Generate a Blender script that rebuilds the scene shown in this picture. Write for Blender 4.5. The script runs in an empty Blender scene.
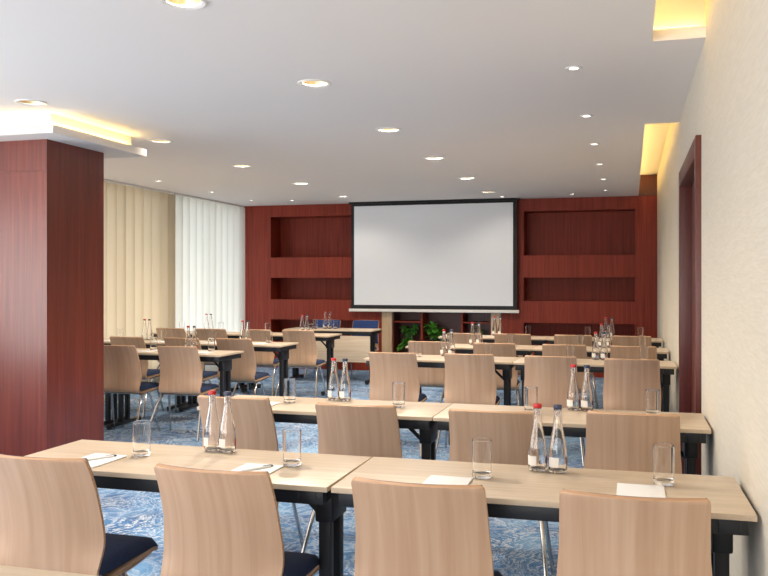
import bpy, bmesh, math, random
from mathutils import Vector
random.seed(7)
C = bpy.context.scene.collection
PI = math.pi
CEIL = 2.66
XR, XL, YF = 0.365, -6.17, 12.95

# ------------------------------------------------------------------ materials
def srgb(r, g, b):
    f = lambda c: (c/255/12.92) if c/255 <= .04045 else ((c/255+.055)/1.055)**2.4
    return (f(r), f(g), f(b), 1)

def new_mat(name):
    m = bpy.data.materials.new(name); m.use_nodes = True
    nt = m.node_tree
    return m, nt, nt.nodes['Principled BSDF']

def plain(name, col, rough=.5, metal=0, **kw):
    m, nt, b = new_mat(name)
    b.inputs['Base Color'].default_value = col
    b.inputs['Roughness'].default_value = rough
    b.inputs['Metallic'].default_value = metal
    for k, v in kw.items():
        b.inputs[k.replace('_', ' ')].default_value = v
    return m

def ramp(nt, stops):
    r = nt.nodes.new('ShaderNodeValToRGB')
    e = r.color_ramp.elements
    e[0].position, e[0].color = stops[0]
    e[1].position, e[1].color = stops[-1]
    for p, c in stops[1:-1]:
        x = e.new(p); x.color = c
    return r

def coords(nt, scale, per_object=True):
    tc = nt.nodes.new('ShaderNodeTexCoord')
    src = tc.outputs['Object']
    if per_object:
        oi = nt.nodes.new('ShaderNodeObjectInfo')
        mul = nt.nodes.new('ShaderNodeVectorMath'); mul.operation = 'MULTIPLY_ADD'
        comb = nt.nodes.new('ShaderNodeCombineXYZ')
        for k in range(3): nt.links.new(oi.outputs['Random'], comb.inputs[k])
        nt.links.new(comb.outputs[0], mul.inputs[0])
        mul.inputs[1].default_value = (7.3, 5.1, 9.7)
        nt.links.new(src, mul.inputs[2]); src = mul.outputs[0]
    mp = nt.nodes.new('ShaderNodeMapping'); mp.inputs['Scale'].default_value = scale
    nt.links.new(src, mp.inputs['Vector'])
    return mp.outputs[0]

def wood(name, dark, mid, light, scale, fig=1.2, rough=.4, tint=0.0, coat=0.0, wave=True):
    """grain runs along the axis with the smallest scale"""
    m, nt, b = new_mat(name)
    v = coords(nt, scale)
    n = nt.nodes.new('ShaderNodeTexNoise'); n.inputs['Scale'].default_value = 1; n.inputs['Detail'].default_value = 6
    n.inputs['Roughness'].default_value = .62; n.inputs['Distortion'].default_value = fig
    nt.links.new(v, n.inputs['Vector'])
    r = ramp(nt, [(.30, dark), (.5, mid), (.72, light)])
    nt.links.new(n.outputs['Fac'], r.inputs[0])
    out = r.outputs[0]
    if wave:      # broad cathedral figure
        v2 = coords(nt, tuple(s*.22 for s in scale))
        n2 = nt.nodes.new('ShaderNodeTexNoise'); n2.inputs['Scale'].default_value = 1.0; n2.inputs['Detail'].default_value = 1
        nt.links.new(v2, n2.inputs['Vector'])
        mu = nt.nodes.new('ShaderNodeMath'); mu.operation = 'MULTIPLY'; mu.inputs[1].default_value = 46
        nt.links.new(n2.outputs['Fac'], mu.inputs[0])
        si = nt.nodes.new('ShaderNodeMath'); si.operation = 'SINE'; nt.links.new(mu.outputs[0], si.inputs[0])
        mr = nt.nodes.new('ShaderNodeMapRange'); mr.inputs[1].default_value = .2; mr.inputs[2].default_value = 1
        mr.inputs[3].default_value = 0; mr.inputs[4].default_value = .3
        nt.links.new(si.outputs[0], mr.inputs[0])
        mx = nt.nodes.new('ShaderNodeMix'); mx.data_type = 'RGBA'
        nt.links.new(mr.outputs[0], mx.inputs[0]); nt.links.new(out, mx.inputs[6]); mx.inputs[7].default_value = dark
        out = mx.outputs[2]
    if tint:
        oi = nt.nodes.new('ShaderNodeObjectInfo')
        mr = nt.nodes.new('ShaderNodeMapRange'); mr.inputs[3].default_value = 1-tint; mr.inputs[4].default_value = 1+tint
        nt.links.new(oi.outputs['Random'], mr.inputs[0])
        hs = nt.nodes.new('ShaderNodeHueSaturation'); nt.links.new(mr.outputs[0], hs.inputs['Value'])
        nt.links.new(out, hs.inputs['Color']); out = hs.outputs[0]
    nt.links.new(out, b.inputs['Base Color'])
    b.inputs['Roughness'].default_value = rough
    b.inputs['Coat Weight'].default_value = coat
    b.inputs['Coat Roughness'].default_value = .25
    return m

M = {}
M['beech'] = wood('beech_veneer', srgb(188, 151, 121), srgb(198, 162, 132), srgb(207, 174, 145), (30, 1.5, 1.0), .35, .42, .04)
M['beech_edge'] = wood('beech_edge', srgb(170, 130, 98), srgb(190, 150, 116), srgb(205, 168, 134), (3, 3, 160), .2, .5, wave=False)
M['maple'] = wood('maple_laminate', srgb(194, 175, 150), srgb(209, 191, 168), srgb(218, 202, 182), (1.6, 34, 34), .8, .34, 0.01)
M['maple_edge'] = plain('maple_edge', srgb(205, 184, 158), .5)
M['mahogany'] = wood('mahogany_panel', srgb(92, 34, 25), srgb(110, 43, 31), srgb(130, 56, 40), (40, 40, 1.2), .3, .34, .0, .3, wave=False)
M['mahogany_dark'] = wood('mahogany_dark', srgb(72, 24, 18), srgb(88, 31, 22), srgb(102, 39, 28), (40, 40, 1.2), .3, .4, .0, .1, wave=False)
M['mahogany_wall'] = wood('mahogany_wall_panel', srgb(116, 41, 27), srgb(136, 51, 34), srgb(154, 63, 43), (40, 40, 1.2), .3, .5, .0, 0, wave=False)
M['mahogany_wall'].node_tree.nodes['Principled BSDF'].inputs['Specular IOR Level'].default_value = .25
M['pilaster'] = wood('pale_pilaster', srgb(196, 164, 128), srgb(214, 184, 148), srgb(226, 200, 166), (22, 22, 2), .6, .45, wave=False)
M['chrome'] = plain('chrome_steel', srgb(200, 198, 196), .18, 1)
M['black'] = plain('black_powder_coat', srgb(26, 27, 31), .42)
M['black_matte'] = plain('black_border', srgb(22, 23, 26), .7)
M['white_paint'] = plain('white_paint', srgb(226, 222, 218), .6)
M['white_metal'] = plain('white_enamel', srgb(232, 230, 226), .35)
M['screen'] = plain('screen_fabric', srgb(238, 242, 248), .9)
M['paper'] = plain('paper', srgb(240, 240, 240), .8)
M['pen'] = plain('pen_plastic', srgb(60, 66, 80), .3)
M['gold'] = plain('gold_reflector', srgb(236, 212, 168), .3, 1)
M['red_cap'] = plain('red_cap', srgb(190, 34, 34), .35)
M['blue_cap'] = plain('dark_blue_cap', srgb(42, 52, 78), .35)
M['label_white'] = plain('label_paper', srgb(232, 228, 222), .6)
M['label_red'] = plain('label_red', srgb(150, 62, 60), .6)
M['pot'] = plain('white_ceramic', srgb(225, 222, 215), .35)
M['soil'] = plain('soil', srgb(50, 36, 26), .9)

m, nt, b = new_mat('navy_fabric')
v = coords(nt, (260, 260, 260), False)
n = nt.nodes.new('ShaderNodeTexNoise'); n.inputs['Scale'].default_value = 1; nt.links.new(v, n.inputs['Vector'])
r = ramp(nt, [(.3, srgb(28, 40, 66)), (.7, srgb(42, 60, 98))]); nt.links.new(n.outputs['Fac'], r.inputs[0])
nt.links.new(r.outputs[0], b.inputs['Base Color']); b.inputs['Roughness'].default_value = .9
M['navy'] = m
m, nt, b = new_mat('bright_blue_fabric')
v = coords(nt, (260, 260, 260), False)
n = nt.nodes.new('ShaderNodeTexNoise'); n.inputs['Scale'].default_value = 1; nt.links.new(v, n.inputs['Vector'])
r = ramp(nt, [(.3, srgb(26, 46, 92)), (.7, srgb(38, 64, 120))]); nt.links.new(n.outputs['Fac'], r.inputs[0])
nt.links.new(r.outputs[0], b.inputs['Base Color']); b.inputs['Roughness'].default_value = .9
M['blue'] = m

def glass(name, col=(1, 1, 1, 1), ior=1.45, rough=0):
    m, nt, b = new_mat(name)
    b.inputs['Base Color'].default_value = col
    b.inputs['Roughness'].default_value = rough
    b.inputs['IOR'].default_value = ior
    b.inputs['Transmission Weight'].default_value = 1
    return m
M['glass'] = glass('clear_glass', (1, 1, 1, 1), 1.4)
M['water'] = glass('water', (1, 1, 1, 1), 1.33)
m, nt, b = new_mat('window_glass')
tr = nt.nodes.new('ShaderNodeBsdfTransparent'); mx = nt.nodes.new('ShaderNodeMixShader'); gl = nt.nodes.new('ShaderNodeBsdfGlossy')
gl.inputs['Roughness'].default_value = .02; mx.inputs[0].default_value = .08
nt.links.new(tr.outputs[0], mx.inputs[1]); nt.links.new(gl.outputs[0], mx.inputs[2])
nt.links.new(mx.outputs[0], nt.nodes['Material Output'].inputs[0])
M['pane'] = m

def emit(name, col, s):
    m, nt, b = new_mat(name)
    b.inputs['Base Color'].default_value = (0, 0, 0, 1)
    b.inputs['Emission Color'].default_value = col
    b.inputs['Emission Strength'].default_value = s
    return m
M['lamp'] = emit('warm_lamp', (1, .84, .60, 1), 14)
M['spot'] = emit('spot_lamp', (1, .93, .82, 1), 16)
M['led'] = emit('led_strip', (1, .68, .23, 1), 15)

# ceiling plaster
m, nt, b = new_mat('ceiling_plaster')
v = coords(nt, (40, 40, 40), False)
n = nt.nodes.new('ShaderNodeTexNoise'); n.inputs['Scale'].default_value = 1; n.inputs['Detail'].default_value = 4
nt.links.new(v, n.inputs['Vector'])
bp = nt.nodes.new('ShaderNodeBump'); bp.inputs['Strength'].default_value = .05; bp.inputs['Distance'].default_value = .01
nt.links.new(n.outputs['Fac'], bp.inputs['Height']); nt.links.new(bp.outputs[0], b.inputs['Normal'])
b.inputs['Base Color'].default_value = srgb(240, 235, 231); b.inputs['Roughness'].default_value = .9
M['ceiling'] = m

# wallpaper: cream with a fine horizontal woven streak
m, nt, b = new_mat('cream_wallpaper')
v = coords(nt, (4, 9, 160), False)
n = nt.nodes.new('ShaderNodeTexNoise'); n.inputs['Scale'].default_value = 1; n.inputs['Detail'].default_value = 5
nt.links.new(v, n.inputs['Vector'])
r = ramp(nt, [(.3, srgb(206, 198, 182)), (.7, srgb(216, 209, 194))]); nt.links.new(n.outputs['Fac'], r.inputs[0])
nt.links.new(r.outputs[0], b.inputs['Base Color']); b.inputs['Roughness'].default_value = .75
bp = nt.nodes.new('ShaderNodeBump'); bp.inputs['Strength'].default_value = .12; bp.inputs['Distance'].default_value = .003
nt.links.new(n.outputs['Fac'], bp.inputs['Height']); nt.links.new(bp.outputs[0], b.inputs['Normal'])
M['wallpaper'] = m

# carpet: blue with pale swirling brush marks
m, nt, b = new_mat('blue_carpet')
v = coords(nt, (1, 1, 1), False)
n0 = nt.nodes.new('ShaderNodeTexNoise'); n0.inputs['Scale'].default_value = 1.6; n0.inputs['Detail'].default_value = 2
nt.links.new(v, n0.inputs['Vector'])
ad = nt.nodes.new('ShaderNodeVectorMath'); ad.operation = 'MULTIPLY_ADD'; ad.inputs[1].default_value = (.8, .8, 0)
nt.links.new(n0.outputs['Color'], ad.inputs[0]); nt.links.new(v, ad.inputs[2])
w = nt.nodes.new('ShaderNodeTexVoronoi'); w.feature = 'DISTANCE_TO_EDGE'; w.inputs['Scale'].default_value = 11
nt.links.new(ad.outputs[0], w.inputs['Vector'])
r1 = ramp(nt, [(.0, (.55, .55, .55, 1)), (.05, (.42, .42, .42, 1)), (.16, (.05, .05, .05, 1))]); nt.links.new(w.outputs['Distance'], r1.inputs[0])
w2 = nt.nodes.new('ShaderNodeTexWave'); w2.inputs['Scale'].default_value = 5; w2.inputs['Distortion'].default_value = 22
w2.inputs['Detail'].default_value = 6; w2.inputs['Detail Scale'].default_value = 1.6; w2.inputs['Detail Roughness'].default_value = .7
nt.links.new(ad.outputs[0], w2.inputs['Vector'])
r2 = ramp(nt, [(.45, (0, 0, 0, 1)), (.85, (1, 1, 1, 1))]); nt.links.new(w2.outputs['Fac'], r2.inputs[0])
n3 = nt.nodes.new('ShaderNodeTexNoise'); n3.inputs['Scale'].default_value = 2.2; n3.inputs['Detail'].default_value = 3
nt.links.new(v, n3.inputs['Vector'])
r3 = ramp(nt, [(.38, (0, 0, 0, 1)), (.62, (1, 1, 1, 1))]); nt.links.new(n3.outputs['Fac'], r3.inputs[0])
mxa = nt.nodes.new('ShaderNodeMix'); mxa.data_type = 'RGBA'; nt.links.new(r3.outputs[0], mxa.inputs[0])
nt.links.new(r1.outputs[0], mxa.inputs[6]); nt.links.new(r2.outputs[0], mxa.inputs[7])
n4 = nt.nodes.new('ShaderNodeTexNoise'); n4.inputs['Scale'].default_value = 75; n4.inputs['Detail'].default_value = 4
nt.links.new(v, n4.inputs['Vector'])
mu = nt.nodes.new('ShaderNodeMath'); mu.operation = 'MULTIPLY'
r4 = ramp(nt, [(.36, (.25, .25, .25, 1)), (.56, (1, 1, 1, 1))]); nt.links.new(n4.outputs['Fac'], r4.inputs[0])
nt.links.new(mxa.outputs[2], mu.inputs[0]); nt.links.new(r4.outputs[0], mu.inputs[1])
base = ramp(nt, [(.3, srgb(38, 80, 128)), (.5, srgb(66, 118, 170)), (.7, srgb(112, 162, 204))])
n5 = nt.nodes.new('ShaderNodeTexNoise'); n5.inputs['Scale'].default_value = 2.6; n5.inputs['Detail'].default_value = 4
nt.links.new(v, n5.inputs['Vector']); nt.links.new(n5.outputs['Fac'], base.inputs[0])
mxb = nt.nodes.new('ShaderNodeMix'); mxb.data_type = 'RGBA'; nt.links.new(mu.outputs[0], mxb.inputs[0])
nt.links.new(base.outputs[0], mxb.inputs[6]); mxb.inputs[7].default_value = srgb(214, 222, 228)
nt.links.new(mxb.outputs[2], b.inputs['Base Color']); b.inputs['Roughness'].default_value = .95
M['carpet'] = m

# blinds
def fabric(name, col, trans):
    m, nt, b = new_mat(name)
    d = nt.nodes.new('ShaderNodeBsdfDiffuse'); t = nt.nodes.new('ShaderNodeBsdfTranslucent'); mx = nt.nodes.new('ShaderNodeMixShader')
    d.inputs[0].default_value = col; t.inputs[0].default_value = col; mx.inputs[0].default_value = trans
    nt.links.new(d.outputs[0], mx.inputs[1]); nt.links.new(t.outputs[0], mx.inputs[2])
    nt.links.new(mx.outputs[0], nt.nodes['Material Output'].inputs[0])
    return m
M['blind_tan'] = fabric('tan_blind_fabric', srgb(208, 193, 166), .5)
M['blind_white'] = fabric('white_blind_fabric', srgb(228, 226, 216), .5)
M['leaf'] = plain('green_leaf', srgb(96, 168, 62), .4)
M['leaf_dark'] = plain('dark_green_leaf', srgb(60, 118, 50), .4)

# ------------------------------------------------------------------ mesh helpers
def finish(bm, name, mat, parent=None, smooth=True, angle=35, loc=None):
    bmesh.ops.recalc_face_normals(bm, faces=bm.faces)
    me = bpy.data.meshes.new(name); bm.to_mesh(me); bm.free()
    for mt in (mat if isinstance(mat, (list, tuple)) else [mat]):
        me.materials.append(M[mt] if isinstance(mt, str) else mt)
    if smooth:
        me.shade_smooth(); me.set_sharp_from_angle(angle=math.radians(angle))
    o = bpy.data.objects.new(name, me); C.objects.link(o)
    if parent: o.parent = parent
    if loc: o.location = loc
    return o

def box(bm, x0, x1, y0, y1, z0, z1, bev=0, mi=0, seg=2):
    r = bmesh.ops.create_cube(bm, size=1)
    vs = r['verts']
    for v in vs:
        v.co = Vector(((x0+x1)/2+v.co.x*(x1-x0), (y0+y1)/2+v.co.y*(y1-y0), (z0+z1)/2+v.co.z*(z1-z0)))
    fs = {f for v in vs for f in v.link_faces}
    if mi:
        for f in fs: f.material_index = mi
    if bev:
        es = {e for v in vs for e in v.link_edges}
        bmesh.ops.bevel(bm, geom=list(es), offset=bev, segments=seg, profile=.6, affect='EDGES', clamp_overlap=True)

def catmull(pts, n):
    P = [Vector(p) for p in pts]; P = [P[0]*2-P[1]] + P + [P[-1]*2-P[-2]]
    out = []
    for i in range(1, len(P)-2):
        for k in range(n):
            t = k/n
            a, b_, c, d = P[i-1:i+3]
            out.append(.5*((2*b_)+(c-a)*t+(2*a-5*b_+4*c-d)*t*t+(3*b_-a-3*c+d)*t**3))
    out.append(P[-2]); return out

def tube(bm, pts, r, n=10, smooth=0, mi=0):
    P = catmull(pts, smooth) if smooth else [Vector(p) for p in pts]
    rings = []
    up = None
    for i, p in enumerate(P):
        t = (P[min(i+1, len(P)-1)]-P[max(i-1, 0)]).normalized()
        if up is None:
            up = Vector((1, 0, 0)) if abs(t.x) < .9 else Vector((0, 1, 0))
        a = (up-t*up.dot(t)).normalized(); up = a; b_ = t.cross(a)
        rr = r[i] if isinstance(r, (list, tuple)) else r
        rings.append([bm.verts.new(p+(a*math.cos(2*PI*k/n)+b_*math.sin(2*PI*k/n))*rr) for k in range(n)])
    for A, B in zip(rings, rings[1:]):
        for k in range(n):
            f = bm.faces.new((A[k], A[(k+1) % n], B[(k+1) % n], B[k])); f.material_index = mi
    for R in (rings[0], rings[-1]):
        f = bm.faces.new(R); f.material_index = mi

def lathe(bm, prof, n=24, cx=0, cy=0, mi=0, closed=False):
    rings = []
    for r, z in prof:
        if r < 1e-6: rings.append([bm.verts.new((cx, cy, z))])
        else: rings.append([bm.verts.new((cx+r*math.cos(2*PI*k/n), cy+r*math.sin(2*PI*k/n), z)) for k in range(n)])
    pairs = list(zip(rings, rings[1:]))
    if closed: pairs.append((rings[-1], rings[0]))
    for A, B in pairs:
        for k in range(n):
            a0, a1, b0, b1 = A[k % len(A)], A[(k+1) % len(A)], B[k % len(B)], B[(k+1) % len(B)]
            vs = []
            for v in (a0, a1, b1, b0):
                if v not in vs: vs.append(v)
            if len(vs) > 2:
                f = bm.faces.new(vs); f.material_index = mi

def empty(name, loc=(0, 0, 0), rz=0):
    o = bpy.data.objects.new(name, None); o.empty_display_size = .1; C.objects.link(o)
    o.location = loc; o.rotation_euler = (0, 0, rz); return o

def tag(o, label, cat, group=None):
    o['label'] = label; o['category'] = cat
    if group: o['group'] = group
    return o

def struct(o):
    o['kind'] = 'structure'; return o

def copy_tree(o, parent=None):
    c = o.copy(); C.objects.link(c)
    if parent is not None:
        c.parent = parent; c.matrix_parent_inverse = o.matrix_parent_inverse
    for ch in list(o.children): copy_tree(ch, c)
    return c

_used = set()
def instance(proto, loc, rz, label, cat, group):
    if proto.name in _used: o = copy_tree(proto)
    else: o = proto; _used.add(proto.name)
    o.location = loc; o.rotation_euler = (0, 0, rz)
    return tag(o, label, cat, group)

def boxes(name, mat, lst, parent=None, bev=0, smooth=True):
    bm = bmesh.new()
    for a in lst: box(bm, *a, bev=bev)
    return finish(bm, name, mat, parent, smooth)

# ------------------------------------------------------------------ the room
struct(boxes('floor', 'carpet', [(-6.4, .6, -3.2, 13.5, -.1, 0)], smooth=False))
DY0, DY1, DZ = 4.99, 6.51, 2.12
wr = struct(boxes('wall_right', 'wallpaper', [(XR, XR+.12, -3.2, DY0, 0, 3.0), (XR, XR+.12, DY1, 13.5, 0, 3.0), (XR, XR+.12, DY0, DY1, DZ, 3.0)], smooth=False))
WX = XL-.10
struct(boxes('wall_left', 'white_paint', [(WX-.15, WX, -3.2, -1.6, 0, 2.9), (WX-.15, WX, 4.4, 5.0, 0, 2.9), (WX-.15, WX, 10.5, 10.72, 0, 2.9), (WX-.15, WX, 5.0, 10.5, 0, .12), (WX-.15, WX, 5.0, 10.5, 2.58, 2.9), (WX-.15, WX, 12.9, 13.5, 0, 2.9),
    (WX-.15, WX, -1.6, 4.4, 0, .35), (WX-.15, WX, -1.6, 4.4, 2.5, 2.9), (WX-.15, WX, 10.72, 12.9, 0, .12), (WX-.15, WX, 10.72, 12.9, 2.58, 2.9)], smooth=False))
struct(boxes('wall_far', 'mahogany_dark', [(-6.3, XR, 13.42, 13.5, 0, 3.0)], smooth=False))
struct(boxes('wall_back', 'white_paint', [(-6.3, -5.6, -3.2, -3.08, 0, 2.7), (-.3, .5, -3.2, -3.08, 0, 2.7), (-5.6, -.3, -3.2, -3.08, 0, .35), (-5.6, -.3, -3.2, -3.08, 2.5, 2.7)], smooth=False))

# windows (the one behind the white blinds; the others are added to bring in light)
def window(n, x, y0, y1, z0, z1, mull, axis='x'):
    bm = bmesh.new(); t = .05
    def bb(a0, a1, c0, c1):
        if axis == 'x': box(bm, x-.03, x+.03, a0, a1, c0, c1)
        else: box(bm, a0, a1, x-.03, x+.03, c0, c1)
    bb(y0, y1, z0, z0+t); bb(y0, y1, z1-t, z1); bb(y0, y0+t, z0+t, z1-t); bb(y1-t, y1, z0+t, z1-t)
    for k in range(1, mull):
        c = y0+(y1-y0)*k/mull; bb(c-t/2, c+t/2, z0+t, z1-t)
    fr = finish(bm, 'window_%d' % n, 'white_metal', smooth=False); struct(fr)
    bm = bmesh.new()
    if axis == 'x': box(bm, x-.004, x+.004, y0+t, y1-t, z0+t, z1-t)
    else: box(bm, y0+t, y1-t, x-.004, x+.004, z0+t, z1-t)
    finish(bm, 'window_pane', 'pane', fr, False)
window(1, WX-.08, 10.72, 12.9, .12, 2.58, 2)
window(4, WX-.08, 5.0, 10.5, .12, 2.58, 5)  # added window, backs the tan blinds so they pass fill light
window(2, WX-.08, -1.6, 4.4, .35, 2.5, 4)  # unseen window in the near left wall, added for its light
window(3, -3.14, -5.6, -.3, .35, 2.5, 4, 'y')  # unseen window behind the camera, added for soft frontal light

# ceiling slab with coves and lamp holes cut out
BIG = [(-1.905, 3.39), (-1.905, 5.02), (-1.905, 6.73), (-1.905, 8.41), (-1.905, 10.15), (-1.905, 11.8),
       (-4.0, 5.01), (-4.0, 6.72), (-4.02, 8.40), (-4.03, 10.14), (-4.05, 11.86)]
SMALL = [(-.32, 5.08), (-.32, 6.58), (-.32, 7.95), (-.32, 9.33), (-.32, 10.71), (-.32, 12.03),
         (-.81, 12.43), (-1.81, 12.5), (-5.6, 9.35), (-5.6, 10.74), (-5.6, 12.05), (-5.0, 12.2)]
RB, RS = .088, .036
bm = bmesh.new(); box(bm, -6.3, XR+.1, -3.2, 13.5, CEIL, CEIL+.06)
ceil = finish(bm, 'ceiling', 'ceiling', smooth=False)
COVE1 = (.106, XR+.2, -1.2, 4.63); COVE2 = (.106, XR+.2, 7.06, 13.6)
bm = bmesh.new()
box(bm, COVE1[0], COVE1[1], COVE1[2], COVE1[3], CEIL-.1, CEIL+.2)
box(bm, COVE2[0], COVE2[1], COVE2[2], COVE2[3], CEIL-.1, CEIL+.2)
for r, L in ((RB, BIG), (RS, SMALL)):
    for x, y in L:
        ret = bmesh.ops.create_cone(bm, cap_ends=True, segments=32, radius1=r, radius2=r, depth=.4)
        for v in ret['verts']: v.co += Vector((x, y, CEIL))
cut = finish(bm, 'cutter', 'ceiling', smooth=False)
md = ceil.modifiers.new('b', 'BOOLEAN'); md.object = cut; md.operation = 'DIFFERENCE'; md.solver = 'EXACT'
dg = bpy.context.evaluated_depsgraph_get()
me = bpy.data.meshes.new_from_object(ceil.evaluated_get(dg)); me.name = 'ceiling'
ceil.modifiers.clear(); ceil.data = me; bpy.data.objects.remove(cut)
struct(ceil)
# what closes the coves above the slab
Z1, Z2 = CEIL+.06, CEIL+.30
def cove(x0, y0, y1, strips, end=True):
    boxes('cove_recess', 'white_paint', [(x0-.02, XR, y0, y1, Z2, Z2+.02), (x0-.02, x0, y0, y1, Z1, Z2), (x0, XR, y0, y0+.02, Z1, Z2)] +
          ([(x0, XR, y1-.02, y1, Z1, Z2)] if end else []), ceil, smooth=False)
    for s in strips: boxes('light_strip', 'led', [s], ceil, smooth=False)
cove(.0, -1.2, 4.74, [(.03, .05, -1.1, 4.6, Z1, Z1+.012), (.10, .34, 4.70, 4.712, Z1, Z1+.012)])
cove(.0, 7.06-.1, 13.4, [(.03, .05, 7.1, 12.9, Z1, Z1+.012)], False)

# recessed lamps
def big_light():
    t = empty('recessed_downlight')
    bm = bmesh.new(); lathe(bm, [(RB-.012, 0), (RB+.006, -.008), (RB+.016, -.006), (RB+.018, 0), (RB-.004, .001), (RB-.004, .004), (RB-.012, .004)], 40, closed=True)
    finish(bm, 'trim_ring', 'white_metal', t)
    bm = bmesh.new()
    prof = [(RB-.006, -.001), (RB-.014, .03), (RB-.024, .06), (RB-.05, .085), (.012, .09), (.012, .094), (RB-.048, .09), (RB-.02, .062), (RB-.01, .03), (RB-.002, .0)]
    lathe(bm, prof, 40, closed=True)
    finish(bm, 'reflector', 'gold', t)
    for s in (-1, 1):
        bm = bmesh.new(); tube(bm, [(s*.032, -.02, .055), (s*.034, .0, .05), (s*.032, .02, .055)], .012, 10, 4)
        finish(bm, 'bulb', 'lamp', t)
    return t
def small_light():
    t = empty('ceiling_spotlight')
    bm = bmesh.new(); lathe(bm, [(RS-.012, .002), (RS-.008, -.005), (RS+.008, -.007), (RS+.012, 0), (RS-.003, .001), (RS-.003, .02), (RS-.012, .02)], 28, closed=True)
    finish(bm, 'trim_ring', 'white_metal', t)
    bm = bmesh.new(); lathe(bm, [(0, .008), (.012, .006), (RS-.013, .01), (RS-.013, .02), (0, .02)], 24)
    finish(bm, 'lens', 'spot', t)
    return t
ORD = ['first', 'second', 'third', 'fourth', 'fifth', 'sixth', 'seventh']
pb, ps = big_light(), small_light()
for k, (x, y) in enumerate(BIG):
    if k < 6: lab = 'round gold recessed downlight, %s from the camera in the long middle line' % ORD[k]
    else: lab = 'round gold recessed downlight, %s from the camera in the line passing the mahogany column' % ORD[k-6]
    instance(pb, (x, y, CEIL), 0, lab, 'ceiling light', 'large round recessed downlights')
for k, (x, y) in enumerate(SMALL):
    if k < 6: lab = 'small white ceiling spotlight, %s from the camera in the line beside the wallpapered wall' % ORD[k]
    elif k == 6: lab = 'small white ceiling spotlight above the shelf niches between screen and wallpapered wall'
    elif k == 7: lab = 'small white ceiling spotlight just above the end of the projection screen near the doorway side'
    elif k < 11: lab = 'small white ceiling spotlight, %s from the column in the line along the window blinds' % ORD[k-8]
    else: lab = 'small white ceiling spotlight above the mahogany niches beside the window blinds'
    instance(ps, (x, y, CEIL), 0, lab, 'ceiling light', 'small white ceiling spotlights')

# column with its lit cornice
col = tag(empty('column', (-4.63, 5.9, 0)), 'square mahogany panelled column with a glowing white cornice under the ceiling', 'column')
def rel(lst, c=(-4.63, 5.9, 0)): return [(a[0]-c[0], a[1]-c[0], a[2]-c[1], a[3]-c[1], a[4], a[5]) for a in lst]
boxes('shaft', 'mahogany', rel([(-5.0, -4.27, 5.536, 6.26, 0, 2.5)]), col)
for z0, z1 in ((0, 2.258), (2.262, 2.5)): boxes('facing_panel', 'mahogany', rel([(-5.0, -4.27, 5.53, 5.536, z0, z1)]), col)
boxes('cornice', 'white_paint', rel([(-5.23, -4.04, 5.30, 6.55, 2.50, 2.562)]), col, bev=.003)
boxes('cornice_upstand', 'white_paint', rel([(-5.15, -4.12, 5.38, 6.44, 2.562, CEIL)]), col)
for s in [(-5.2, -4.07, 5.35, 5.365, 2.562, 2.574), (-4.105, -4.09, 5.35, 6.41, 2.562, 2.574)]:
    boxes('light_strip', 'led', rel([s]), col, smooth=False)

# doorway on the wallpapered wall
d = struct(boxes('door_1', 'mahogany_dark', [(XR+.05, XR+.09, DY0+.02, (DY0+DY1)/2-.002, .01, DZ-.02), (XR+.05, XR+.09, (DY0+DY1)/2+.002, DY1-.02, .01, DZ-.02)], bev=.003))
boxes('door_frame', 'mahogany_dark', [(XR-.03, XR+.11, DY0-.09, DY0+.02, 0, DZ+.09), (XR-.03, XR+.11, DY1-.02, DY1+.09, 0, DZ+.09), (XR-.03, XR+.11, DY0+.02, DY1-.02, DZ-.02, DZ+.09)], d, bev=.004)

# blinds
def blind(name, y0, y1, mat, label):
    t = tag(empty(name, (XL, (y0+y1)/2, CEIL)), label, 'blinds', 'vertical blinds along the window wall')
    pitch = .205; n = int(round((y1-y0)/pitch)); pitch = (y1-y0)/n
    bm = bmesh.new()
    for k in range(n):
        c = y0+(k+.5)*pitch-(y0+y1)/2
        pts = []
        for j in range(7):
            s = j/6*2-1
            yy = c+s*pitch*.53; xx = s*.036+.014*(1-s*s)
            pts.append((xx, yy))
        lo = [bm.verts.new((x, y, -2.63)) for x, y in pts]; hi = [bm.verts.new((x, y, -.03)) for x, y in pts]
        for a in range(6): bm.faces.new((lo[a], lo[a+1], hi[a+1], hi[a]))
    o = finish(bm, 'slats', mat, t, True, 80)
    boxes('head_rail', 'white_metal', [(-.03, .03, -(y1-y0)/2+.01, (y1-y0)/2-.01, -.028, -.001)], t, smooth=False)
blind('vertical_blind', 4.6, 10.68, 'blind_tan', 'tan closed vertical blinds between the mahogany column and the white blinds')
blind('vertical_blind', 10.69, 12.93, 'blind_white', 'white translucent vertical blinds glowing with daylight beside the mahogany niches')

# ------------------------------------------------------------------ shelving along the far wall
NZ = [(.42, .792), (1.12, 1.472), (1.805, 2.47)]
def niche_unit(x0, x1, nx0, nx1, label, top=CEIL-.003):
    t = tag(empty('shelving_unit', ((x0+x1)/2, YF, 0)), label, 'shelving', 'mahogany wall shelving')
    cx = (x0+x1)/2
    L = [(x0, nx0, 0, .03, 0, top), (nx1, x1, 0, .03, 0, top)]
    zs = [0]+[z for p in NZ for z in p]+[top]
    for a, b_ in zip(zs[::2], zs[1::2]): L.append((nx0, nx1, 0, .03, a, b_))
    boxes('front_panel', 'mahogany_wall', [(a-cx, b_-cx, c, d_, e, f) for a, b_, c, d_, e, f in L], t)
    for a, b_ in NZ:
        w = .018; D = .42
        boxes('niche', 'mahogany_wall', [(nx0-w-cx, nx0-cx, .03, D, a-w, b_+w), (nx1-cx, nx1+w-cx, .03, D, a-w, b_+w), (nx0-cx, nx1-cx, .03, D, a-w, a), (nx0-cx, nx1-cx, .03, D, b_, b_+w),
                               (nx0-cx, nx1-cx, D-.01, D, a, b_)], t)
    return t
niche_unit(-6.21, -3.775, -5.68, -3.9, 'mahogany wall shelving with open niches between the white blinds and the screen')
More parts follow.
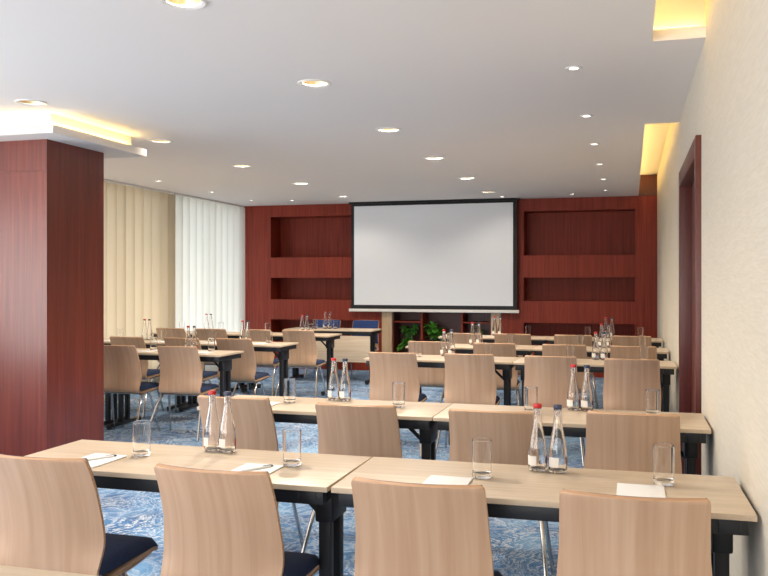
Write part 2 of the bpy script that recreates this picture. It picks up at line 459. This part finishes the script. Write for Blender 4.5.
ru = niche_unit(-1.895, XR-.001, -1.554, .056, 'mahogany wall shelving with open niches between the screen and the wallpapered wall')
cx = (-1.895+XR-.001)/2
boxes('upper_panel', 'mahogany_dark', [(.108-cx, XR-.002-cx, .0, .03, CEIL, Z2)], ru)
# middle unit
t = tag(empty('shelving_unit', (-2.825, YF, 0)), 'low open mahogany shelving with potted plants beneath the projection screen', 'shelving', 'mahogany wall shelving')
cx = -2.825
XA, XB = -3.605, -2.045
boxes('carcass', 'mahogany_dark', [(XA-cx, XB-cx, 0, .03, 0, .30), (XA-cx, XB-cx, 0, .42, .28, .30), (XA-cx, XB-cx, .40, .42, .30, CEIL-.003), (XA-cx, XA+.02-cx, .0, .40, .30, 1.3), (XB-.02-cx, XB-cx, .0, .40, .30, 1.3), (XA-cx, XB-cx, 0, .40, 1.3, 1.33), (XA-cx, XB-cx, 0, .03, 1.33, CEIL-.003)], t)
for x in (-3.135, -2.50): boxes('divider', 'mahogany_wall', [(x-.014-cx, x+.014-cx, .0, .40, .30, 1.3)], t)
boxes('shelf', 'mahogany_wall', [(XA+.02-cx, -3.149-cx, .01, .39, .77, .79)], t)
boxes('shelf', 'mahogany_wall', [(-2.486-cx, XB-.02-cx, .01, .39, .77, .79)], t)
for x0, x1, s in ((-3.773, -3.607, 'the white blinds'), (-2.043, -1.897, 'the wallpapered wall')):
    tag(boxes('pilaster', 'pilaster', [(x0, x1, YF-.03, YF+.3, 0, CEIL-.003)], bev=.003), 'pale wooden pilaster beneath the screen end towards ' + s, 'pilaster', 'pale wooden pilasters')

# plants
def leaf(bm, p, d, w, L, mi=0):
    d = d.normalized(); side = d.cross(Vector((0, 0, 1)))
    if side.length < .1: side = Vector((1, 0, 0))
    side.normalize(); up = side.cross(d)
    A = []
    for k in range(6):
        s = k/5; ww = w*math.sin(PI*min(s*.9+.05, 1))*.5
        c = p+d*L*s-Vector((0, 0, 1))*L*.35*s*s
        A.append((bm.verts.new(c-side*ww+up*.1*w), bm.verts.new(c), bm.verts.new(c+side*ww+up*.1*w)))
    for a, b_ in zip(A, A[1:]):
        for q in (0, 1):
            f = bm.faces.new((a[q], a[q+1], b_[q+1], b_[q])); f.material_index = mi
def plant(x, y, z, spread, h, nleaf, lw, drop, label, mats):
    t = tag(empty('potted_plant', (x, y, z)), label, 'plant', 'plants on the low shelves')
    bm = bmesh.new(); lathe(bm, [(0, 0), (.045, 0), (.065, .12), (.068, .125), (.06, .125), (.056, .11), (0, .108)], 24); finish(bm, 'pot', 'pot', t)
    bm = bmesh.new(); lathe(bm, [(0, .109), (.055, .111), (0, .114)], 20); finish(bm, 'soil', 'soil', t)
    bm = bmesh.new(); tips = []
    for k in range(14):
        a = 2*PI*k/14+random.uniform(-.2, .2); rr = spread*random.uniform(.3, 1)
        q = Vector((rr*math.cos(a), rr*math.sin(a)*.55-.04, .12+h*random.uniform(.2, 1)))
        if random.random() < drop: q.z = random.uniform(-.1, .12); q.x *= 1.1; q.y = -.17
        tube(bm, [(0, 0, .1), (q.x*.4, q.y*.5, .12+h*.55), q], .0025, 5, 3); tips.append(q)
    finish(bm, 'stem', 'leaf_dark', t)
    bm = bmesh.new()
    for k in range(nleaf):
        q = random.choice(tips); s = random.uniform(.35, 1)
        p = Vector((q.x*s, q.y*s, .12+(q.z-.12)*s+.02+(h*.4*s*(1-s)*2)))
        dd = Vector((random.uniform(-1, 1), random.uniform(-1, .5), random.uniform(-.2, .7)))
        leaf(bm, p, dd, lw*random.uniform(.7, 1.2), lw*random.uniform(1.2, 1.9), random.randrange(2))
    finish(bm, 'foliage', mats, t, True, 60)
plant(-3.35, YF+.16, .30, .21, .34, 300, .05, .35, 'trailing small-leaved green plant in white pot under the screen', ['leaf', 'leaf_dark'])
plant(-2.94, YF+.16, .30, .18, .28, 46, .10, 0, 'broad-leaved bright green plant in white pot under the screen middle', ['leaf', 'leaf'])
plant(-2.25, YF+.18, .30, .13, .30, 70, .05, .1, 'small bushy green plant in white pot beside the pale pilaster', ['leaf', 'leaf_dark'])

# ------------------------------------------------------------------ projection screen
SX0, SX1, SY = -4.24, -1.634, 12.8
t = tag(empty('projection_screen', ((SX0+SX1)/2, SY, CEIL)), 'large white pull-down projection screen with black border on the far wall', 'screen')
hw = (SX1-SX0)/2; zt, zb = -.035, .985-CEIL
bm = bmesh.new(); box(bm, -hw, hw, -.002, .0, zb, zt); finish(bm, 'border', 'black_matte', t)
bm = bmesh.new(); box(bm, -hw+.05, hw-.06, -.005, -.0025, zb+.06, zt-.03); finish(bm, 'screen_surface', 'screen', t)
bm = bmesh.new(); box(bm, -hw-.03, hw+.03, -.05, .06, zt, -.001, bev=.008); finish(bm, 'casing', 'black_matte', t)
bm = bmesh.new(); box(bm, -hw-.035, hw+.03, -.018, .018, zb-.045, zb, bev=.008); finish(bm, 'weight_bar', 'white_metal', t)

# ------------------------------------------------------------------ chair
PATH = catmull([(.415, .388), (.395, .402), (.35, .41), (.22, .404), (.10, .396), (.045, .394), (.012, .402), (-.004, .428), (-.009, .50), (-.013, .58), (-.028, .665), (-.058, .752), (-.098, .832)], 4)
def halfw(z, y):
    if z < .45: return .208 if y < .3 else .208-.012*((y-.3)/.115)**2
    return .210+.004*math.sin(PI*min(1, (z-.45)/.2))-.010*max(0, (z-.55)/.28)
def shell_surface(i, s, off):
    """point i of the path, s in -1..1 across, offset towards the sitter"""
    P = PATH; p = P[i]
    tg = (P[min(i+1, len(P)-1)]-P[max(i-1, 0)]).normalized(); nrm = Vector((tg.y, -tg.x))   # towards sitter / up
    if nrm.x < 0 and nrm.y < 0: nrm = -nrm
    k = min(1, max(0, (p.y-.42)/.12)); k = k*k*(3-2*k)
    hw_ = halfw(p.y, p.x)
    L = 0
    for j in range(i, len(P)-1): L += (P[j+1]-P[j]).length
    r = .016
    if L < r: hw_ -= r-math.sqrt(max(0, r*r-(r-L)**2))
    L2 = 0
    for j in range(0, i): L2 += (P[j+1]-P[j]).length
    if L2 < .03: hw_ -= .03-math.sqrt(max(0, .03**2-(.03-L2)**2))
    curve = .038*k*s*s
    x = s*hw_
    return Vector((x, p.x+curve+nrm.x*off, p.y+nrm.y*off))
def patch(bm, i0, i1, smax, o0, o1, nx=14, edge_mi=0):
    rows0, rows1 = [], []
    for i in range(i0, i1+1):
        rows0.append([bm.verts.new(shell_surface(i, smax*(2*k/nx-1), o0)) for k in range(nx+1)])
        rows1.append([bm.verts.new(shell_surface(i, smax*(2*k/nx-1), o1)) for k in range(nx+1)])
    for R in (rows0, rows1):
        for a, b_ in zip(R, R[1:]):
            for k in range(nx): bm.faces.new((a[k], a[k+1], b_[k+1], b_[k]))
    def q(a, b_, c, d_):
        f = bm.faces.new((a, b_, c, d_)); f.material_index = edge_mi
    for r0, r1, s0, s1 in zip(rows0, rows0[1:], rows1, rows1[1:]):
        q(r0[0], r1[0], s1[0], s0[0]); q(r0[-1], r1[-1], s1[-1], s0[-1])
    for r0, s0 in ((rows0[0], rows1[0]), (rows0[-1], rows1[-1])):
        for k in range(nx): q(r0[k], r0[k+1], s0[k+1], s0[k])
# finer spacing near the rounded top and front corners
def refine(P):
    out = list(P)
    a, b_ = P[-2], P[-1]; out = out[:-2]+[P[-2]]+[P[-2].lerp(P[-1], t_) for t_ in (.35, .6, .8, .92)]+[P[-1]]
    return out
PATH = refine(PATH)
def make_chair(kind):
    t = empty('conference_chair')
    bm = bmesh.new(); patch(bm, 0, len(PATH)-1, 1, -.006, .006, 16, 1)
    finish(bm, 'seat_shell', ['beech', 'beech_edge'], t, True, 50)
    # seat cushion
    bm = bmesh.new(); nx, ny = 12, 14
    def pad(u, v, top):
        y = .035+.372*(v+1)/2; e = min(1, (1-abs(u))*9)*min(1, (1-abs(v))*9); e = math.sqrt(e)
        z0 = .412-(.012*max(0, (y-.36)/.05)**2)
        return Vector((u*.198, y, z0+.003+(.034*e if top else 0)+(.004*(1-u*u)*(1-v*v) if top else 0)))
    G = {}
    us = [-1, -.97, -.9, -.75, -.5, -.25, 0, .25, .5, .75, .9, .97, 1]
    for top in (0, 1):
        for i, u in enumerate(us):
            for j, v in enumerate(us): G[top, i, j] = bm.verts.new(pad(u, v, top))
    N = len(us)-1
    for top in (0, 1):
        for i in range(N):
            for j in range(N): bm.faces.new((G[top, i, j], G[top, i+1, j], G[top, i+1, j+1], G[top, i, j+1]))
    for i in range(N):
        for a in (0, N):
            bm.faces.new((G[0, i, a], G[0, i+1, a], G[1, i+1, a], G[1, i, a]))
            bm.faces.new((G[0, a, i], G[0, a, i+1], G[1, a, i+1], G[1, a, i]))
    fab = 'navy' if kind == 0 else 'blue'
    finish(bm, 'seat_cushion', fab, t, True, 60)
    i0 = next(i for i, p in enumerate(PATH) if p.y > .49)
    i1 = max(i for i, p in enumerate(PATH) if p.y < .825)
    bm = bmesh.new(); patch(bm, i0, i1, .965, .0065, .018, 12); finish(bm, 'back_cushion', fab, t, True, 50)
    bm = bmesh.new()
    for s in (-1, 1):
        tube(bm, [(s*.185, .36, .394), (s*.195, .2, .386), (s*.195, .03, .380)], .009, 10, 4)
    tube(bm, [(-.195, .06, .379), (.195, .06, .379)], .008, 10); tube(bm, [(-.195, .22, .386), (.195, .22, .386)], .008, 10)
    finish(bm, 'seat_frame', 'chrome', t)
    for s in (-1, 1):
        bm = bmesh.new(); tube(bm, [(s*.195, .09, .380), (s*.205, .05, .365), (s*.224, -.02, .28), (s*.262, -.15, .004)], .0105, 10, 4); finish(bm, 'leg', 'chrome', t)
        bm = bmesh.new(); tube(bm, [(s*.195, .15, .382), (s*.205, .17, .365), (s*.218, .195, .28), (s*.25, .27, .004)], .0105, 10, 4); finish(bm, 'leg', 'chrome', t)
    return t
CH = make_chair(0)
CHB = make_chair(1)

# ------------------------------------------------------------------ table
TL, TD = 1.302, .51

def make_table(modesty=False):
    t = empty('folding_table')
    bm = bmesh.new(); box(bm, -TL/2, TL/2, 0, TD, .722, .74, bev=.0015)
    for f in bm.faces:
        if abs(f.normal.z) < .5: f.material_index = 1
    finish(bm, 'tabletop', ['maple', 'maple_edge'], t)
    boxes('apron', 'black', [(-TL/2+.02, TL/2-.02, .018, .045, .674, .722), (-TL/2+.02, TL/2-.02, TD-.045, TD-.018, .674, .722),
                             (-TL/2+.02, -TL/2+.045, .045, TD-.045, .676, .722), (TL/2-.045, TL/2-.02, .045, TD-.045, .676, .722)], t, bev=.002)
    for s in (-1, 1):
        x = s*(TL/2-.075)
        bm = bmesh.new(); ym = TD/2
        for dy in (-.055, .055): box(bm, x-.022, x+.022, ym+dy-.02, ym+dy+.02, .045, .70, bev=.006)
        box(bm, x-.026, x+.026, ym-.27, ym+.27, .018, .052, bev=.008)
        for dy in (-.25, .25): box(bm, x-.02, x+.02, ym+dy-.015, ym+dy+.015, 0, .02, bev=.004)
        box(bm, x-.03, x+.03, ym-.24, ym+.24, .676, .7215, bev=.004)
        box(bm, x-.032, x+.032, ym-.085, ym+.085, .57, .68, bev=.01)
        box(bm, x-.02, x+.02, ym-.06, ym+.06, .30, .34, bev=.006)
        finish(bm, 'leg', 'black', t)
        bm = bmesh.new(); xi = x-s*.17
        tube(bm, [(x, ym, .54), (xi, ym, .70)], .011, 8)
        box(bm, xi-.03, xi+.03, ym-.03, ym+.03, .69, .7215, bev=.004)
        finish(bm, 'folding_brace', 'black', t)
    if modesty:
        boxes('modesty_panel', 'maple', [(-TL/2+.03, TL/2-.03, .0, .016, .30, .66)], t, bev=.002)
    return t
TB = make_table()

# ------------------------------------------------------------------ bottles, tumblers, pads
def make_bottle(cap):
    t = empty('water_bottle')
    bm = bmesh.new()
    out = [(0, .001), (.026, 0), (.0315, .004), (.033, .012), (.033, .055), (.0325, .07), (.029, .10), (.023, .13), (.0175, .16), (.0145, .19), (.0135, .212), (.0145, .216), (.0145, .222), (.0125, .224)]
    inn = [(.0105, .224), (.0105, .19), (.0145, .158), (.020, .128), (.026, .10), (.0295, .07), (.030, .055), (.030, .016), (.026, .008), (0, .007)]
    lathe(bm, out+inn, 28); finish(bm, 'glass_body', 'glass', t, True, 60)
    bm = bmesh.new(); lathe(bm, [(0, .2245), (.0145, .2245), (.0155, .226), (.0155, .236), (.014, .239), (0, .24)], 24); finish(bm, 'cap', cap, t)
    bm = bmesh.new()
    def band(a0, a1, z0, z1, mi):
        n = 8
        lo = [bm.verts.new((.0338*math.cos(a0+(a1-a0)*k/n), .0338*math.sin(a0+(a1-a0)*k/n), z0)) for k in range(n+1)]
        hi = [bm.verts.new((.0338*math.cos(a0+(a1-a0)*k/n), .0338*math.sin(a0+(a1-a0)*k/n), z1)) for k in range(n+1)]
        for k in range(n):
            f = bm.faces.new((lo[k], lo[k+1], hi[k+1], hi[k])); f.material_index = mi
    band(-PI*1.02, -PI*.62, .022, .056, 0)
    finish(bm, 'label', ['label_white', 'label_red'], t, True, 60)
    bm = bmesh.new(); band(-PI*.22, PI*.05, .026, .052, 1)
    finish(bm, 'round_label', ['label_white', 'label_red'], t, True, 60)
    return t
BR, BB = make_bottle('red_cap'), make_bottle('blue_cap')
bm = bmesh.new()
lathe(bm, [(0, .0), (.030, .0), (.032, .002), (.0328, .004), (.033, .006), (.0331, .012), (.0344, .12), (.0345, .129), (.03445, .1305), (.0340, .1315), (.0336, .1315), (.0331, .1305), (.0330, .129), (.0329, .12), (.0318, .035), (.0317, .022), (.0310, .0185), (.028, .017), (.024, .0165), (.01, .0165), (0, .0165)], 32)
GL = finish(bm, 'drinking_glass', 'glass', None, True, 60)
PAD = empty('notepad')
boxes('cover_sheet', 'paper', [(-.074, .074, -.105, .105, .001, .005)], PAD, bev=.0006)
boxes('paper_block', 'paper', [(-.073, .073, -.104, .104, 0, .001)], PAD)
PEN = empty('ballpoint_pen')
bm = bmesh.new(); tube(bm, [(0, -.068, .0), (0, -.06, 0), (0, .06, 0)], [.001, .0042, .0045], 10); finish(bm, 'barrel', 'white_metal', PEN)
bm = bmesh.new(); tube(bm, [(0, .06, 0), (0, .072, 0)], .003, 8); box(bm, -.001, .001, .03, .068, .0045, .006); finish(bm, 'clip', 'pen', PEN)

# ------------------------------------------------------------------ rows
RW = 'the wallpapered wall'
R_SEAT = [.006, -.608, -1.268, -1.928]
R_GLASS = [.105, -.495, -1.20, -1.83]
R_BOT = [(-.322, -.250), (-1.612, -1.540)]
SEATO = ['beside the wallpapered wall', 'second from the wallpapered wall', 'third from the wallpapered wall', 'at the aisle end']
rows = [  # name, table front Y, chair back-top Y
    ('first row from the camera', 2.652, [2.445, 2.425, 2.42, 2.43]),
    ('second row from the camera', 4.157, [3.96, 3.86, 3.87, 3.95]),
    ('middle row beyond the doorway', 7.15, [6.70, 6.78, 6.80, 6.76]),
    ('row behind the middle row', 8.60, [8.02, 8.04, 8.06, 8.10]),
    ('last row before the shelving', 10.17, [9.5, 9.5, 9.52, 9.5])]
T = .741
def seat(x, ytop, jit, where, grp):
    instance(CH, (x, ytop+.06, 0), math.radians(jit), 'beech shell chair in the '+where, 'chair', grp)
instance(TB, (-2.26+TL/2, 1.2, 0), 0, 'maple folding table whose corner shows below the first chair row', 'table', 'maple folding tables')
for ri, (nm, yf, ys) in enumerate(rows):
    tabs = []
    for k, (x0, wh) in enumerate(((.352-TL/2, 'against the wallpapered wall'), (-.954-TL/2, 'at the aisle end'))):
        tabs.append(instance(TB, (x0, yf, 0), 0, 'maple-topped black folding table of the %s, %s' % (nm, wh), 'table', 'maple folding tables'))
    if ri == 0: _o = tabs[0]; _o.location.y += .014; _o.rotation_euler.z = math.radians(1.0); tabs[1].location.x -= .009
    yg = yf+.28; yb = yf+.445
    for k in range(4):
        j = random.uniform(-1.2, 1.2)
        seat(R_SEAT[k]+{1: .004, 13: -.015, 12: .002, 43: .125, 33: .03, 23: .04, 32: .02, 31: .015, 30: .015, 22: .01}.get(ri*10+k, 0), ys[k], j, '%s, %s' % (nm, SEATO[k]), 'beech chairs of the block by the wallpapered wall')
        instance(GL, (R_GLASS[k], yg+(.065 if k == 0 else random.uniform(-.004, .004)), T), random.uniform(0, 6), 'clear glass tumbler on the %s, %s' % (nm, SEATO[k]), 'glass', 'tumblers on the tables')
        if ri < 2:
            instance(PAD, ([.030, -.594, -1.292, -1.944][k], yf+(.198 if k == 0 else .14), T), math.radians(random.uniform(-1.5, 1.5)), 'white notepad on the %s, %s' % (nm, SEATO[k]), 'notepad', 'white notepads')
        if ri == 0 and k in (2, 3):
            instance(PEN, ((-1.285, -1.935)[k-2], yf+.15, T+.0095), math.radians(-32), 'slim silver pen lying on the notepad %s of the first row' % SEATO[k], 'pen', 'pens on notepads')
    for k, (a, b_) in enumerate(R_BOT if ri == 0 else [(-.292, -.222), (-1.63, -1.558)]):
        wh = 'by the wallpapered wall' if k == 0 else 'by the aisle'
        rz = .35
        instance(BR, (a, yb, T), rz, 'red-capped water bottle on the %s, table %s' % (nm, wh), 'bottle', 'water bottles')
        instance(BB, (b_, yb-.01, T), rz+.2, 'dark-capped water bottle on the %s, table %s' % (nm, wh), 'bottle', 'water bottles')

L_SEATS = [[-3.94, -4.53, -5.1, -5.7], [-3.90, -4.47, -5.12, -5.76], [-3.82, -4.37, -4.97, -5.53]]
L_GLASSES = [[-3.87, -4.48, -5.22, -5.86], [-3.80, -4.45, -5.07, -5.66], [-3.93, -4.53, -5.22, -5.80]]
L_BOT = [(-4.21, -4.14), (-5.52, -5.45)]
LSO = ['at the aisle end', 'second from the aisle', 'third from the aisle', 'beside the blinds']
lrows = [('window-side row beside the column', 7.1, [6.88, 6.83, None, None]),
         ('second window-side row', 8.3, [7.95, 7.9, 7.9, 7.9]),
         ('third window-side row', 9.95, [9.5, 9.5, 9.5, 9.5])]
for ri, (nm, yf, ys) in enumerate(lrows):
    L_SEAT = L_SEATS[ri]; LE = (-3.62, -3.53, -3.59)[ri]
    for k, (x0, wh) in enumerate(((LE-TL*.475, 'at the aisle end'), (LE-.002-TL*1.425, 'beside the blinds'))):
        instance(TB, (x0, yf, 0), 0, 'maple-topped black folding table of the %s, %s' % (nm, wh), 'table', 'maple folding tables').scale.x = .95
    for k in range(4):
        if ys[k] is not None:
            seat(L_SEAT[k], ys[k], random.uniform(-1.5, 1.5), '%s, %s' % (nm, LSO[k]), 'beech chairs of the block by the window blinds')
        if ri == 0 and k > 1: continue
        instance(GL, (L_GLASSES[ri][k], yf+.3+random.uniform(-.03, .03), T), 1.0, 'clear glass tumbler on the %s, %s' % (nm, LSO[k]), 'glass', 'tumblers on the tables')
        if ri < 2:
            instance(PAD, (L_SEAT[k]+.05, yf+.2, T), math.radians(random.uniform(-4, 4)), 'white notepad on the %s, %s' % (nm, LSO[k]), 'notepad', 'white notepads')
    for k, (a, b_) in enumerate([[(-4.18, -4.11)], [(-4.17, -4.10), (-5.41, -5.34)], [(-4.11, -4.04), (-5.49, -5.42)]][ri]):
        if ri == 0 and k: continue
        wh = 'at the aisle end' if k == 0 else 'beside the blinds'
        instance(BR, (a, yf+.43, T), .35, 'red-capped water bottle on the %s, table %s' % (nm, wh), 'bottle', 'water bottles')
        instance(BB, (b_, yf+.42, T), .5, 'dark-capped water bottle on the %s, table %s' % (nm, wh), 'bottle', 'water bottles')
# head table facing the rows
HT = make_table(True)
hx, hy = -3.41-TL/2, 11.2
instance(HT, (hx, hy, 0), 0, 'head table with maple modesty panel standing before the blue chairs', 'table', 'maple folding tables')
instance(CHB, (-3.79, 12.1, 0), PI, 'blue upholstered chair at the head table, aisle end beside the screen', 'chair', 'blue chairs at the head table')
instance(CHB, (-4.39, 12.1, 0), PI, 'blue upholstered chair at the head table, further towards the window blinds', 'chair', 'blue chairs at the head table')
instance(BR, (-4.20, hy+.3, T), .3, 'red-capped water bottle on the head table', 'bottle', 'water bottles')
instance(BB, (-4.13, hy+.3, T), .3, 'dark-capped water bottle on the head table', 'bottle', 'water bottles')
instance(GL, (-4.32, hy+.22, T), .3, 'clear tumbler on the head table, on the window side of its bottles', 'glass', 'tumblers on the tables')
instance(GL, (-4.02, hy+.22, T), .3, 'clear tumbler on the head table, on the aisle side of its bottles', 'glass', 'tumblers on the tables')

# ------------------------------------------------------------------ light
def area(name, loc, rot, sx, sy, power, col):
    l = bpy.data.lights.new(name, 'AREA'); l.shape = 'RECTANGLE'; l.size = sx; l.size_y = sy; l.energy = power; l.color = col
    o = bpy.data.objects.new(name, l); C.objects.link(o); o.location = loc; o.rotation_euler = rot; return o
def daylight(name, loc, d, sx, sy, power, col):  # area light aimed along d; serves the far window and the added fills
    o = area(name, loc, (0, 0, 0), sx, sy, power, col)
    o.rotation_euler = Vector(d).to_track_quat('-Z', 'Y').to_euler()
daylight('added_fill_back', (-2.95, -3.02, 1.45), (0, 1, .6), 5.1, 2.0, 168, (1, .95, .90))  # added fill lamp behind the camera, tilted up to brighten the ceiling
daylight('added_fill_side', (WX+.04, 1.4, 1.45), (1, 0, .8), 5.8, 2.0, 145, (1, .97, .94))  # added fill lamp at the unseen side window, also tilted upwards
daylight('daylight_window_far', (WX-.3, 11.8, 1.4), (1, 0, .3), 2.2, 2.4, 26, (.93, .97, 1))
daylight('added_fill_tan', (WX-.3, 7.75, 1.4), (1, 0, .3), 5.4, 2.4, 56, (1, .97, .93))  # added lamp behind the tan blinds, warm fill for the room's depth
for L, e, r, c, a in ((BIG, 74, .04, (1, .86, .70), 150), (SMALL, 5, .02, (1, .9, .78), 110)):
    l = bpy.data.lights.new('lamp', 'SPOT'); l.energy = e; l.color = c; l.spot_size = math.radians(a); l.spot_blend = .6; l.shadow_soft_size = r
    l2 = l.copy(); l2.energy = e*.22; l3 = l.copy(); l3.energy = e*.03
    for x, y in L:
        o = bpy.data.objects.new('downlight_lamp', l3 if (x < -3.9 and y < 5.5) else l2 if y > 11.7 or (x < -3.9 and y < 7) else l); C.objects.link(o); o.location = (x, y, CEIL+(.01 if r > .03 else -.012))

w = bpy.data.worlds.new('world'); bpy.context.scene.world = w; w.use_nodes = True
bg = w.node_tree.nodes['Background']; bg.inputs[0].default_value = (.80, .90, 1, 1); bg.inputs[1].default_value = .5

# ------------------------------------------------------------------ camera
cd = bpy.data.cameras.new('camera'); cam = bpy.data.objects.new('camera', cd); C.objects.link(cam)
cam.location = (0, 0, 1.42); cam.rotation_euler = (PI/2, 0, math.radians(16.13))
cd.sensor_width = 36; cd.lens = 854/768*36; cd.shift_y = -7/768; cd.clip_start = .05
sc = bpy.context.scene; sc.camera = cam
sc.view_settings.view_transform = 'Standard'; sc.view_settings.look = 'None'; sc.view_settings.gamma = 1
sc.view_settings.exposure = 0.6
sc.cycles.use_denoising = True
sc.cycles.max_bounces = 10; sc.cycles.transmission_bounces = 10; sc.cycles.transparent_max_bounces = 12
sc.cycles.sample_clamp_indirect = 6; sc.cycles.caustics_refractive = False; sc.cycles.caustics_reflective = False
